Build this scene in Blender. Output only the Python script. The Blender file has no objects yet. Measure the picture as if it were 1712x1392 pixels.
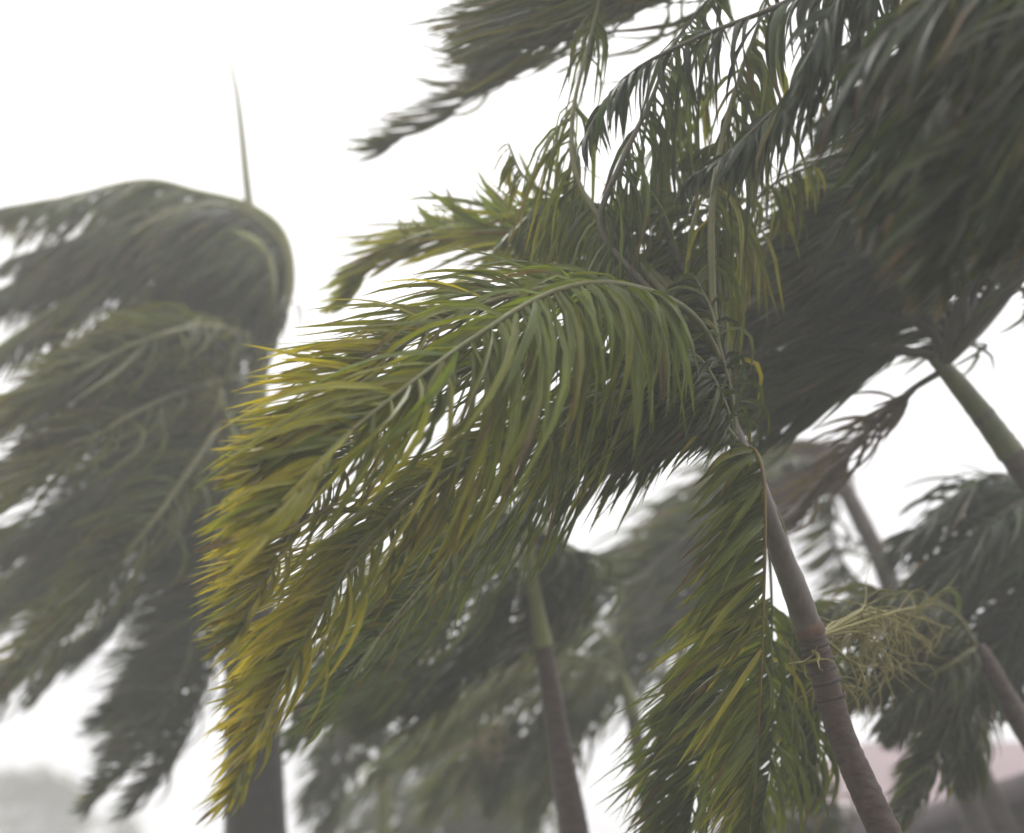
import bpy, math
import numpy as np
from mathutils import Vector, Matrix

S = bpy.context.scene
COL = S.collection

# ------------------------------------------------------------------ camera
PITCH = math.radians(25)
HF = math.radians(40)
CAM = np.array([0.0, 0.0, 1.6])
cam_d = bpy.data.cameras.new("camera")
cam = bpy.data.objects.new("camera", cam_d)
COL.objects.link(cam)
cam.location = CAM
cam.rotation_euler = (math.pi / 2 + PITCH, 0, 0)
cam_d.sensor_fit = 'HORIZONTAL'
cam_d.sensor_width = 36
cam_d.lens = 18 / math.tan(HF / 2)
cam_d.clip_end = 2000
cam_d.dof.use_dof = True
cam_d.dof.focus_distance = 6.0
cam_d.dof.aperture_fstop = 0.66
S.camera = cam

# ------------------------------------------------------------------ sky
SUN_EL, SUN_AZ = math.radians(52), math.radians(-35)
w = bpy.data.worlds.new("World")
S.world = w
w.use_nodes = True
nt = w.node_tree
nt.nodes.clear()
out = nt.nodes.new('ShaderNodeOutputWorld')
bg = nt.nodes.new('ShaderNodeBackground')
bg.inputs['Strength'].default_value = 0.13
sky = nt.nodes.new('ShaderNodeTexSky')
sky.sky_type = 'NISHITA'
sky.sun_disc = False
sky.sun_elevation = SUN_EL
sky.sun_rotation = SUN_AZ
sky.dust_density = 6
sky.air_density = 1.5
# overcast deck: mostly an even cloud grey, a little brighter towards the zenith
tc = nt.nodes.new('ShaderNodeTexCoord')
sx = nt.nodes.new('ShaderNodeSeparateXYZ')
nt.links.new(tc.outputs['Generated'], sx.inputs[0])
mr = nt.nodes.new('ShaderNodeMapRange')
mr.inputs['From Min'].default_value = 0.0
mr.inputs['From Max'].default_value = 0.75
mr.inputs['To Min'].default_value = 0.0
mr.inputs['To Max'].default_value = 1.0
nt.links.new(sx.outputs['Z'], mr.inputs['Value'])
cr = nt.nodes.new('ShaderNodeMix'); cr.data_type = 'RGBA'
cr.inputs[6].default_value = (4.9, 4.85, 5.05, 1)
cr.inputs[7].default_value = (11.5, 11.35, 11.3, 1)
nt.links.new(mr.outputs[0], cr.inputs[0])
mx = nt.nodes.new('ShaderNodeMix'); mx.data_type = 'RGBA'
mx.inputs[0].default_value = 0.96
nt.links.new(sky.outputs[0], mx.inputs[6])
nt.links.new(cr.outputs[2], mx.inputs[7])
nt.links.new(mx.outputs[2], bg.inputs['Color'])
nt.links.new(bg.outputs[0], out.inputs['Surface'])

sun_d = bpy.data.lights.new("sun", 'SUN')
sun_d.energy = 1.0
sun_d.angle = math.radians(25)
sun_d.color = (1, 0.97, 0.92)
sun = bpy.data.objects.new("sun", sun_d)
COL.objects.link(sun)
sdir = Vector((math.sin(SUN_AZ) * math.cos(SUN_EL), math.cos(SUN_AZ) * math.cos(SUN_EL), math.sin(SUN_EL)))
sun.rotation_euler = sdir.to_track_quat('Z', 'Y').to_euler()
sun.location = (0, 0, 30)

S.view_settings.view_transform = 'Standard'
S.view_settings.look = 'None'
S.view_settings.exposure = 0.4
S.view_settings.gamma = 1.0
S.view_settings.use_curve_mapping = False
S.cycles.max_bounces = 8
S.cycles.diffuse_bounces = 3
S.cycles.glossy_bounces = 2
S.cycles.transmission_bounces = 5
S.cycles.volume_bounces = 2
S.cycles.use_denoising = True

# ------------------------------------------------------------------ helpers
FPX = 856 / math.tan(HF / 2)
R_ = np.array([1.0, 0, 0])
F_ = np.array([0, math.cos(PITCH), math.sin(PITCH)])
U_ = np.array([0, -math.sin(PITCH), math.cos(PITCH)])


def at(px, py, d):
    """point seen at photo pixel (px, py), d metres along the viewing axis"""
    return CAM + d * (F_ + (px - 856) / FPX * R_ - (py - 696) / FPX * U_)


def at_z(px, py, z):
    v = F_ + (px - 856) / FPX * R_ - (py - 696) / FPX * U_
    return CAM + v * ((z - CAM[2]) / v[2])


def vdir(x, y, z=0.0):
    v = x * R_ + y * U_ + z * F_
    return v / np.linalg.norm(v)


def unit(a):
    return a / np.maximum(np.linalg.norm(a, axis=-1, keepdims=True), 1e-9)


def spline(P, n):
    """Catmull-Rom through the points, n samples evenly spaced along it"""
    P = np.asarray(P, float)
    Q = np.vstack([2 * P[0] - P[1], P, 2 * P[-1] - P[-2]])
    res = []
    for i in range(len(P) - 1):
        p0, p1, p2, p3 = Q[i:i + 4]
        u = np.linspace(0, 1, 24, endpoint=False)[:, None]
        res.append(0.5 * ((2 * p1) + (p2 - p0) * u + (2 * p0 - 5 * p1 + 4 * p2 - p3) * u ** 2
                          + (3 * p1 - p0 - 3 * p2 + p3) * u ** 3))
    X = np.vstack(res + [P[-1:]])
    s = np.concatenate([[0], np.cumsum(np.linalg.norm(np.diff(X, axis=0), axis=1))])
    t = np.linspace(0, s[-1], n)
    return np.stack([np.interp(t, s, X[:, k]) for k in range(X.shape[1])], 1), s[-1]


def mesh_from(name, V, Fq, mat, attr=None, smooth=True):
    me = bpy.data.meshes.new(name)
    V = np.asarray(V, np.float32)
    Fq = np.asarray(Fq, np.int32)
    k = Fq.shape[1]
    me.vertices.add(len(V)); me.vertices.foreach_set('co', V.ravel())
    me.loops.add(Fq.size); me.loops.foreach_set('vertex_index', Fq.ravel())
    me.polygons.add(len(Fq))
    me.polygons.foreach_set('loop_start', np.arange(0, Fq.size, k, dtype=np.int32))
    me.polygons.foreach_set('loop_total', np.full(len(Fq), k, np.int32))
    if smooth:
        me.polygons.foreach_set('use_smooth', np.ones(len(Fq), bool))
    me.update(calc_edges=True)
    if attr is not None:
        a = me.attributes.new('leafdata', 'FLOAT_COLOR', 'POINT')
        a.data.foreach_set('color', np.asarray(attr, np.float32).ravel())
    me.materials.append(mat)
    return me


def add(name, me, parent=None, label=None, cat=None, group=None, kind=None):
    o = bpy.data.objects.new(name, me)
    COL.objects.link(o)
    if parent is not None:
        o.parent = parent
        o.matrix_parent_inverse = Matrix.Translation(-parent.location) if parent.parent is None else Matrix.Identity(4)
    for k, v in (('label', label), ('category', cat), ('group', group), ('kind', kind)):
        if v:
            o[k] = v
    return o


def tube(P, rad, seg=10, seed=0, cap=True):
    P = np.asarray(P); n = len(P)
    rad = np.broadcast_to(rad, (n,)).astype(float)
    T = unit(np.gradient(P, axis=0))
    N = np.zeros_like(P)
    a = np.array([0.3, 1, 0.2]); a = a - T[0] * a.dot(T[0]); N[0] = a / np.linalg.norm(a)
    for i in range(1, n):
        b = N[i - 1] - T[i] * N[i - 1].dot(T[i]); N[i] = b / np.linalg.norm(b)
    B = np.cross(T, N)
    th = np.linspace(0, 2 * math.pi, seg, endpoint=False)
    V = (P[:, None] + rad[:, None, None] * (np.cos(th)[None, :, None] * N[:, None] + np.sin(th)[None, :, None] * B[:, None])).reshape(-1, 3)
    i = np.arange(n - 1)[:, None] * seg; j = np.arange(seg)[None, :]
    j2 = (j + 1) % seg
    Fq = np.stack([i + j, i + j2, i + seg + j2, i + seg + j], -1).reshape(-1, 4)
    return V, Fq


def join(parts):
    Vs, Fs, o = [], [], 0
    for V, Fq in parts:
        Vs.append(V); Fs.append(Fq + o); o += len(V)
    return np.vstack(Vs), np.vstack(Fs)


# ------------------------------------------------------------------ materials
def new_mat(name):
    m = bpy.data.materials.new(name); m.use_nodes = True
    n = m.node_tree.nodes; n.clear()
    return m, n, m.node_tree.links


def leaf_material(name, dark, mid, yellow, trans=0.32, rough=0.27):
    m, n, l = new_mat(name)
    out = n.new('ShaderNodeOutputMaterial')
    at_ = n.new('ShaderNodeAttribute'); at_.attribute_name = 'leafdata'
    sp = n.new('ShaderNodeSeparateColor'); l.new(at_.outputs['Color'], sp.inputs[0])
    m1 = n.new('ShaderNodeMix'); m1.data_type = 'RGBA'; m1.clamp_factor = False
    m1.inputs[6].default_value = (*dark, 1); m1.inputs[7].default_value = (*mid, 1)
    l.new(sp.outputs[0], m1.inputs[0])
    m2 = n.new('ShaderNodeMix'); m2.data_type = 'RGBA'
    m2.inputs[7].default_value = (*yellow, 1)
    l.new(m1.outputs[2], m2.inputs[6]); l.new(sp.outputs[1], m2.inputs[0])
    # fine lengthwise mottling
    no = n.new('ShaderNodeTexNoise'); no.inputs['Scale'].default_value = 9
    no.inputs['Detail'].default_value = 5
    g = n.new('ShaderNodeNewGeometry'); l.new(g.outputs['Position'], no.inputs['Vector'])
    mr = n.new('ShaderNodeMapRange')
    mr.inputs['To Min'].default_value = 0.6; mr.inputs['To Max'].default_value = 1.4
    l.new(no.outputs['Fac'], mr.inputs['Value'])
    mu = n.new('ShaderNodeMix'); mu.data_type = 'RGBA'; mu.blend_type = 'MULTIPLY'
    mu.inputs[0].default_value = 1
    # brown dried tips on some leaflets
    dr = n.new('ShaderNodeMapRange'); dr.inputs['From Min'].default_value = 0.86; dr.inputs['From Max'].default_value = 1.08
    l.new(sp.outputs[2], dr.inputs['Value'])
    m3 = n.new('ShaderNodeMix'); m3.data_type = 'RGBA'; m3.inputs[7].default_value = (0.12, 0.075, 0.03, 1)
    l.new(dr.outputs[0], m3.inputs[0]); l.new(m2.outputs[2], m3.inputs[6])
    # ribs running along the leaflet
    cb = n.new('ShaderNodeCombineXYZ'); l.new(at_.outputs['Alpha'], cb.inputs[0]); l.new(sp.outputs[2], cb.inputs[1])
    n2 = n.new('ShaderNodeTexNoise'); n2.inputs['Scale'].default_value = 5; n2.inputs['Detail'].default_value = 3
    l.new(cb.outputs[0], n2.inputs['Vector'])
    r2 = n.new('ShaderNodeMapRange'); r2.inputs['From Min'].default_value = 0.3; r2.inputs['From Max'].default_value = 0.7
    r2.inputs['To Min'].default_value = 0.6; r2.inputs['To Max'].default_value = 1.4
    l.new(n2.outputs['Fac'], r2.inputs['Value'])
    mm = n.new('ShaderNodeMath'); mm.operation = 'MULTIPLY'
    l.new(mr.outputs[0], mm.inputs[0]); l.new(r2.outputs[0], mm.inputs[1])
    l.new(m3.outputs[2], mu.inputs[6]); l.new(mm.outputs[0], mu.inputs[7])
    p = n.new('ShaderNodeBsdfPrincipled'); p.inputs['Roughness'].default_value = rough
    p.inputs['IOR'].default_value = 1.4
    l.new(mu.outputs[2], p.inputs['Base Color'])
    tr = n.new('ShaderNodeBsdfTranslucent')
    tm = n.new('ShaderNodeMix'); tm.data_type = 'RGBA'; tm.blend_type = 'MULTIPLY'
    tm.inputs[0].default_value = 1; tm.inputs[7].default_value = (1.9, 2.0, 0.8, 1)
    l.new(mu.outputs[2], tm.inputs[6]); l.new(tm.outputs[2], tr.inputs['Color'])
    ms = n.new('ShaderNodeMixShader'); ms.inputs[0].default_value = trans
    l.new(p.outputs[0], ms.inputs[1]); l.new(tr.outputs[0], ms.inputs[2])
    l.new(ms.outputs[0], out.inputs['Surface'])
    return m


def simple(name, c1, c2, scale=6, rough=0.6, stretch=(1, 1, 1), bump=0.3, detail=8):
    m, n, l = new_mat(name)
    out = n.new('ShaderNodeOutputMaterial')
    g = n.new('ShaderNodeNewGeometry')
    mp = n.new('ShaderNodeMapping'); mp.inputs['Scale'].default_value = stretch
    l.new(g.outputs['Position'], mp.inputs['Vector'])
    no = n.new('ShaderNodeTexNoise'); no.inputs['Scale'].default_value = scale
    no.inputs['Detail'].default_value = detail; no.inputs['Roughness'].default_value = 0.65
    l.new(mp.outputs[0], no.inputs['Vector'])
    mr = n.new('ShaderNodeMapRange'); mr.inputs['From Min'].default_value = 0.3; mr.inputs['From Max'].default_value = 0.7
    l.new(no.outputs['Fac'], mr.inputs['Value'])
    m1 = n.new('ShaderNodeMix'); m1.data_type = 'RGBA'
    m1.inputs[6].default_value = (*c1, 1); m1.inputs[7].default_value = (*c2, 1)
    l.new(mr.outputs[0], m1.inputs[0])
    p = n.new('ShaderNodeBsdfPrincipled'); p.inputs['Roughness'].default_value = rough
    l.new(m1.outputs[2], p.inputs['Base Color'])
    b = n.new('ShaderNodeBump'); b.inputs['Strength'].default_value = bump; b.inputs['Distance'].default_value = 0.01
    l.new(no.outputs['Fac'], b.inputs['Height']); l.new(b.outputs[0], p.inputs['Normal'])
    l.new(p.outputs[0], out.inputs['Surface'])
    return m


M_near = leaf_material('leaf_olive', (0.026, 0.044, 0.008), (0.115, 0.158, 0.022), (0.48, 0.37, 0.03), 0.40)
M_left = leaf_material('leaf_grey_green', (0.018, 0.026, 0.011), (0.085, 0.108, 0.030), (0.30, 0.24, 0.045), 0.32)
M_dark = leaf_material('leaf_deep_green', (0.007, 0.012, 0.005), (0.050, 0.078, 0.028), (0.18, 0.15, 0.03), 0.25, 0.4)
M_far = leaf_material('leaf_soft_green', (0.045, 0.058, 0.028), (0.12, 0.14, 0.05), (0.22, 0.22, 0.06), 0.3, 0.5)
M_pink = leaf_material('leaf_reddish', (0.085, 0.06, 0.06), (0.16, 0.12, 0.12), (0.2, 0.13, 0.08), 0.25, 0.5)
M_rachis = simple('rachis_green', (0.10, 0.11, 0.03), (0.19, 0.17, 0.055), 14, 0.4)
M_rachis_o = simple('rachis_orange', (0.16, 0.10, 0.025), (0.25, 0.17, 0.04), 14, 0.4)
M_rachis_d = simple('rachis_brown', (0.045, 0.04, 0.022), (0.08, 0.065, 0.035), 14, 0.5)
M_shaft = simple('crownshaft_green', (0.17, 0.19, 0.055), (0.27, 0.27, 0.09), 3, 0.35, (3, 3, 0.6))
M_pale = simple('spear_pale', (0.30, 0.31, 0.2), (0.4, 0.4, 0.27), 8, 0.5)
M_shaft_b = simple('crownshaft_olive', (0.09, 0.10, 0.05), (0.16, 0.16, 0.08), 3, 0.35, (3, 3, 0.6))
M_shaft_g = simple('crownshaft_grey', (0.085, 0.063, 0.055), (0.19, 0.15, 0.13), 5, 0.4, (3, 3, 0.6))
M_bark = simple('bark_grey_brown', (0.05, 0.038, 0.034), (0.12, 0.095, 0.085), 7, 0.55, (1, 1, 2.5), 0.6)
M_bark_d = simple('bark_wet_dark', (0.010, 0.007, 0.006), (0.036, 0.026, 0.024), 7, 0.5, (1, 1, 2.5), 0.6)
M_bark_r = simple('bark_red_brown', (0.03, 0.015, 0.013), (0.125, 0.075, 0.063), 14, 0.5, (1, 1, 2.5), 0.6)
M_flower = simple('flower_stalk_ochre', (0.20, 0.18, 0.04), (0.36, 0.30, 0.08), 20, 0.5)

GROUP = 'palms bent over by the storm wind'


# ------------------------------------------------------------------ palms
def leaflets_geo(X, T, t, sweep, L, W, rng, yellow, bend, fan, spread, rows=7, up=None, comb=0.6, k0=0.25, light=0.0):
    """all leaflets of one frond: (V[n,rows,3,3], attr)"""
    n = len(X)
    side = np.where(np.arange(n) % 2 == 0, 1.0, -1.0)
    if up is None:
        up = np.array([0, -0.75, 0.66])
    B = unit(np.cross(T, up[None]))
    N = unit(np.cross(B, T))
    phi = rng.normal(0, spread, n)                       # leaflets leave the rachis in several planes
    S_ = B * (side * np.cos(phi))[:, None] + N * np.sin(phi)[:, None]
    flip = (np.sum(S_ * (sweep if sweep.ndim == 2 else sweep[None]), 1) < 0) & (rng.random(n) < comb)
    S_[flip] *= -1
    fa = fan + rng.normal(0, 0.20, n) + 0.55 * t ** 3
    d0 = unit(S_ * np.cos(fa)[:, None] + T * np.sin(fa)[:, None])
    sw = sweep if sweep.ndim == 2 else np.repeat(sweep[None], n, 0)
    # neighbouring leaflets clump and cross a little
    clump = np.repeat(rng.normal(0, 0.13, (n // 5 + 2, 3)), 5, 0)[:n]
    sw = unit(sw + rng.normal(0, 0.10, (n, 3)) + clump)
    prof = np.clip(0.5 + 0.62 * np.sin(np.pi * np.clip(t * 0.86 + 0.10, 0, 1)), 0.3, 1.1) * (1 - 0.45 * t ** 5)
    Ln = L * prof * rng.uniform(0.72, 1.12, n)
    Wn = W * rng.uniform(0.7, 1.25, n)
    pts = [X]
    dirs = []
    kk = bend * rng.uniform(0.75, 1.25, n)
    for r in range(rows):
        s = r / (rows - 1)
        k = np.clip(kk * (k0 + 1.15 * s), 0, 0.97)[:, None]
        d = unit(d0 * (1 - k) + sw * k)
        dirs.append(d)
        if r < rows - 1:
            pts.append(pts[-1] + d * (Ln / (rows - 1))[:, None])
    C = np.stack(pts, 1); D = np.stack(dirs, 1)
    tw0 = rng.normal(0, 0.7, n); tw1 = rng.normal(0, 0.8, n)
    ref = unit(np.cross(d0, T))
    s = np.linspace(0, 1, rows)
    wid = np.array([0.45, 0.95, 1.0, 0.92, 0.72, 0.42, 0.03])[:rows] if rows == 7 else np.interp(s, [0, .2, .5, .85, 1], [.45, 1, .95, .5, .03])
    V = np.zeros((n, rows, 3, 3))
    for r in range(rows):
        d = D[:, r]
        a = ref - d * np.sum(ref * d, 1, keepdims=True)
        a = unit(a + 1e-5)
        b = np.cross(d, a)
        th = tw0 + tw1 * s[r]
        wv = a * np.sin(th)[:, None] + b * np.cos(th)[:, None]
        nv = np.cross(d, wv)
        h = (Wn * wid[r] * 0.5)[:, None]
        V[:, r, 0] = C[:, r] - wv * h
        V[:, r, 1] = C[:, r] + nv * h * 0.55             # folded along the midrib
        V[:, r, 2] = C[:, r] + wv * h
    A = np.zeros((n, rows, 3, 4))
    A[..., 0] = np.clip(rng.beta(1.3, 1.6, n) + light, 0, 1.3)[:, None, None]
    y = yellow(t) if callable(yellow) else yellow * np.ones(n)
    patch = np.interp(np.arange(n), np.arange(0, n + 12, 12), rng.uniform(0.55, 1.6, len(np.arange(0, n + 12, 12))))
    yr = np.clip(y * rng.uniform(0.2, 1.5, n) * patch, 0, 1)
    tip = (0.45 + 0.75 * s)[None, :, None]
    A[..., 1] = np.clip(yr[:, None, None] * tip + (rng.random(n) < 0.015)[:, None, None] * 0.5, 0, 1)
    A[..., 2] = s[None, :, None]
    A[..., 3] = np.array([0.0, 0.5, 1.0])[None, None, :] + rng.integers(0, 400, n)[:, None, None]
    dry = rng.random(n) < 0.22
    A[..., 2] = np.where(dry[:, None, None], A[..., 2] + rng.uniform(0.05, 0.45, n)[:, None, None], A[..., 2] * 0.6)
    return V, A


def strip_faces(n, rows):
    base = (np.arange(n) * rows * 3)[:, None, None]
    r = (np.arange(rows - 1) * 3)[None, :, None]
    c = np.arange(2)[None, None, :]
    a = base + r + c
    return np.stack([a, a + 1, a + 4, a + 3], -1).reshape(-1, 4)


def frond(palm, pts, sweep=(-1, -0.5, 0.1), L=0.5, W=0.03, n=110, yellow=0.1, bend=0.8, fan=0.5, spread=0.35,
          seed=0, comb=0.6, k0=0.25, light=0.0, near_tip=0.0, gap=0.0, leaf=None, rach=None, bare=0.16, r0=0.02, singles=None, sweep2=None, label=None, up=None, rows=7, z=None):
    rng = np.random.default_rng(seed)
    if near_tip:                                         # the blown tips stream a little towards the viewer
        pts = [(a, b, d - near_tip * (k / (len(pts) - 1)) ** 1.5) for k, (a, b, d) in enumerate(pts)]
    P = np.array([at(*p) for p in pts])
    X, ln = spline(P, 40)
    tt = np.linspace(0, 1, 40)
    V, Fq = tube(X, r0 * (1 - 0.82 * tt) + 0.0015, 7)
    fr = add('frond', mesh_from('frond', V, Fq, rach or M_rachis), palm, label=label)
    t = np.sort(np.clip(np.linspace(bare, 1.0, n) + rng.normal(0, 0.003, n), bare, 1))
    if gap:                                              # torn stretches where the wind has stripped leaflets
        ph_ = rng.uniform(0, 6.28, 4); fq = np.array([9, 17, 31, 53])
        g_ = np.sum(np.sin(t[:, None] * fq + ph_) * np.array([1, .9, .8, .7]), 1) + rng.normal(0, .6, n)
        t = t[g_ > np.quantile(g_, gap)]; n = len(t)
    Xl = np.stack([np.interp(t, tt, X[:, k]) for k in range(3)], 1)
    Tn = unit(np.gradient(X, axis=0))
    Tl = unit(np.stack([np.interp(t, tt, Tn[:, k]) for k in range(3)], 1))
    u = np.clip((t - bare) / (1 - bare), 0, 1)
    sw = vdir(*sweep)
    if sweep2 is not None:
        sw = unit(sw[None] * (1 - u)[:, None] + vdir(*sweep2)[None] * u[:, None])
    Vl, A = leaflets_geo(Xl, Tl, u, sw, L, W, rng, yellow, bend, fan, spread, rows=rows, up=up, comb=comb, k0=k0, light=light)
    # slow gusts bunch the leaflets of a stretch together
    if singles is None:
        me = mesh_from('leaflets', Vl.reshape(-1, 3), strip_faces(n, rows), leaf or M_near, A.reshape(-1, 4))
        add('leaflets', me, fr, kind='stuff')
    else:
        budget, rest = singles
        k = min(budget[0], n)
        # the widest-seen ones become objects of their own
        pick = np.zeros(n, bool)
        size = np.linalg.norm(Vl[:, -1, 1] - Vl[:, 0, 1], axis=1)
        pick[np.argsort(-size)[:min(k, budget[1])]] = True
        budget[0] -= int(pick.sum())
        f1 = strip_faces(1, rows)
        for i in np.nonzero(pick)[0]:
            me = mesh_from('leaflet', Vl[i].reshape(-1, 3), f1, leaf or M_near, A[i].reshape(-1, 4))
            add('leaflet', me, fr)
        rest.append((Vl[~pick], A[~pick], rows))
    return fr


def flush_rest(palm, rest, mat):
    V = np.concatenate([r[0].reshape(-1, 3) for r in rest]); A = np.concatenate([r[1].reshape(-1, 4) for r in rest])
    n = sum(len(r[0]) for r in rest)
    add('leaflets', mesh_from('leaflets', V, strip_faces(n, rest[0][2]), mat, A), palm, kind='stuff')


def palm_root(name, base, label):
    o = add(name, None, label=label, cat='palm tree', group=GROUP)
    o.location = base
    return o


def trunk(palm, pts, widths, mat, ring=0.0, name='trunk', step=0.11, seg=20, seed=0, ground=True, smooth_n=None):
    """pts in photo pixels + depth from the top down; widths in metres; runs on to the ground"""
    rng = np.random.default_rng(seed)
    P = [at(*p) for p in pts]
    W = list(widths)
    if ground:
        last = P[-1]; dv = unit(P[-1] - P[-2])
        gx = last + dv * (last[2] / max(-dv[2], 0.5)) * 0.45
        gx[2] = 0; 
        mid = last + dv * 0.9 * max(0.4, last[2] * 0.3)
        P += [mid, np.array([gx[0], gx[1], -0.05])]
        W += [W[-1] * 1.04, W[-1] * 1.25]
    PW = np.hstack([np.array(P), np.array(W)[:, None]])
    n0 = 400
    X, ln = spline(PW, n0)
    n = int(max(30, ln / 0.025)); n = min(n, 420)
    X, ln = spline(PW, n)
    r = X[:, 3] / 2
    s = np.linspace(0, ln, n)
    if ring:
        ph = np.cumsum(np.ones(n) * ln / n / step * rng.uniform(0.8, 1.2, n))
        fr_ = ph % 1.0
        r = r + ring * np.exp(-((fr_ - 0.5) / 0.14) ** 2) + rng.normal(0, ring * 0.15, n)
    if name == 'crownshaft':
        r = r * (1.0 + 0.06 * (s / ln) ** 6) + 0.004
    V, Fq = tube(X[:, :3], r, seg)
    V = V + rng.normal(0, 0.0012, V.shape)
    return add(name, mesh_from(name, V, Fq, mat), palm), X


def spear(palm, pts, r0, mat, name='spear_leaf'):
    X, ln = spline([at(*p) for p in pts], 26)
    t = np.linspace(0, 1, 26)
    V, Fq = tube(X, r0 * (1 - t) ** 0.8 + 0.013, 8)
    return add(name, mesh_from(name, V, Fq, mat), palm)


def base_of(pts):
    last = at(*pts[-1]); prev = at(*pts[-2]); dv = unit(last - prev)
    gx = last + dv * (last[2] / max(-dv[2], 0.5)) * 0.45
    return (float(gx[0]), float(gx[1]), 0.0)


# ------------------------------------------------------------------ setting
gs = 260
rng = np.random.default_rng(3)
gx, gy = np.meshgrid(np.linspace(-gs, gs, 60), np.linspace(-gs, gs, 60))
gz = np.zeros_like(gx)
GV = np.stack([gx, gy + 150, gz], -1).reshape(-1, 3)
ii = (np.arange(59)[:, None] * 60 + np.arange(59)[None]).ravel()
GF = np.stack([ii, ii + 1, ii + 61, ii + 60], 1)
add('ground', mesh_from('ground', GV, GF, simple('lawn', (0.035, 0.05, 0.02), (0.08, 0.09, 0.04), 0.8, 0.8), smooth=False), kind='structure')


# --- pink roofed house behind the palms at the right
def house():
    He, Hr = 4.2, 5.9
    e0 = at_z(1405, 1398, He); e1 = at_z(1712, 1297, He)
    ax = unit(np.array([*(e1 - e0)[:2], 0.0]))
    r0 = at_z(1366, 1287, Hr)
    nx = np.array([-ax[1], ax[0], 0.0])
    if nx[1] < 0:
        nx = -nx
    dep = 3.4
    a0 = -3.2; a1 = np.linalg.norm((e1 - e0)[:2]) + 6
    o = e0.copy()
    root = add('flat_roofed_building', None, label='low flat-roofed dark mauve building at the bottom right corner', cat='building')
    root.location = (float(o[0]), float(o[1]), 0.0)

    def pt(a, b, z):
        q = o + ax * a + nx * b; q[2] = z; return q
    m_roof = simple('roof_pale_pink', (0.52, 0.40, 0.40), (0.62, 0.50, 0.50), 1.2, 0.5, bump=0.1)
    m_dark = simple('eaves_mauve', (0.05, 0.03, 0.038), (0.08, 0.05, 0.06), 2, 0.7)
    m_wall = simple('wall_mauve', (0.09, 0.06, 0.068), (0.13, 0.09, 0.10), 1.5, 0.8)
    m_gl = simple('glass_dark', (0.02, 0.025, 0.03), (0.04, 0.045, 0.05), 1, 0.1)

    def box(name, a, b, z, mat, parent=root):
        c = [pt(x, y, h) for h in z for (x, y) in ((a[0], b[0]), (a[1], b[0]), (a[1], b[1]), (a[0], b[1]))]
        Fb = [(0, 3, 2, 1), (4, 5, 6, 7), (0, 1, 5, 4), (1, 2, 6, 5), (2, 3, 7, 6), (3, 0, 4, 7)]
        ob = add(name, mesh_from(name, c, Fb, mat, smooth=False), parent)
        bv = ob.modifiers.new('b', 'BEVEL'); bv.width = 0.02; bv.segments = 1
        return ob
    box('wall', (a0 + 0.7, a1 - 0.7), (0.75, 2 * dep - 0.75), (0, He - 0.12), m_wall)
    box('soffit', (a0, a1), (0, 2 * dep), (He - 0.12, He - 0.06), m_dark)
    box('fascia', (a0 - 0.03, a1 + 0.03), (-0.03, 0), (He - 0.22, He + 0.02), m_dark)
    box('roof', (a0 + 0.05, a1 - 0.05), (0.05, 2 * dep - 0.05), (He - 0.06, He + 0.06), m_dark)
    for q in range(3):
        a = a0 + 3 + q * 3.4
        box('window', (a, a + 1.4), (0.70, 0.752), (1.2, 2.6), m_wall)
        box('pane', (a + 0.1, a + 1.3), (0.685, 0.70), (1.3, 2.5), m_gl, root)


house()


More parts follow.
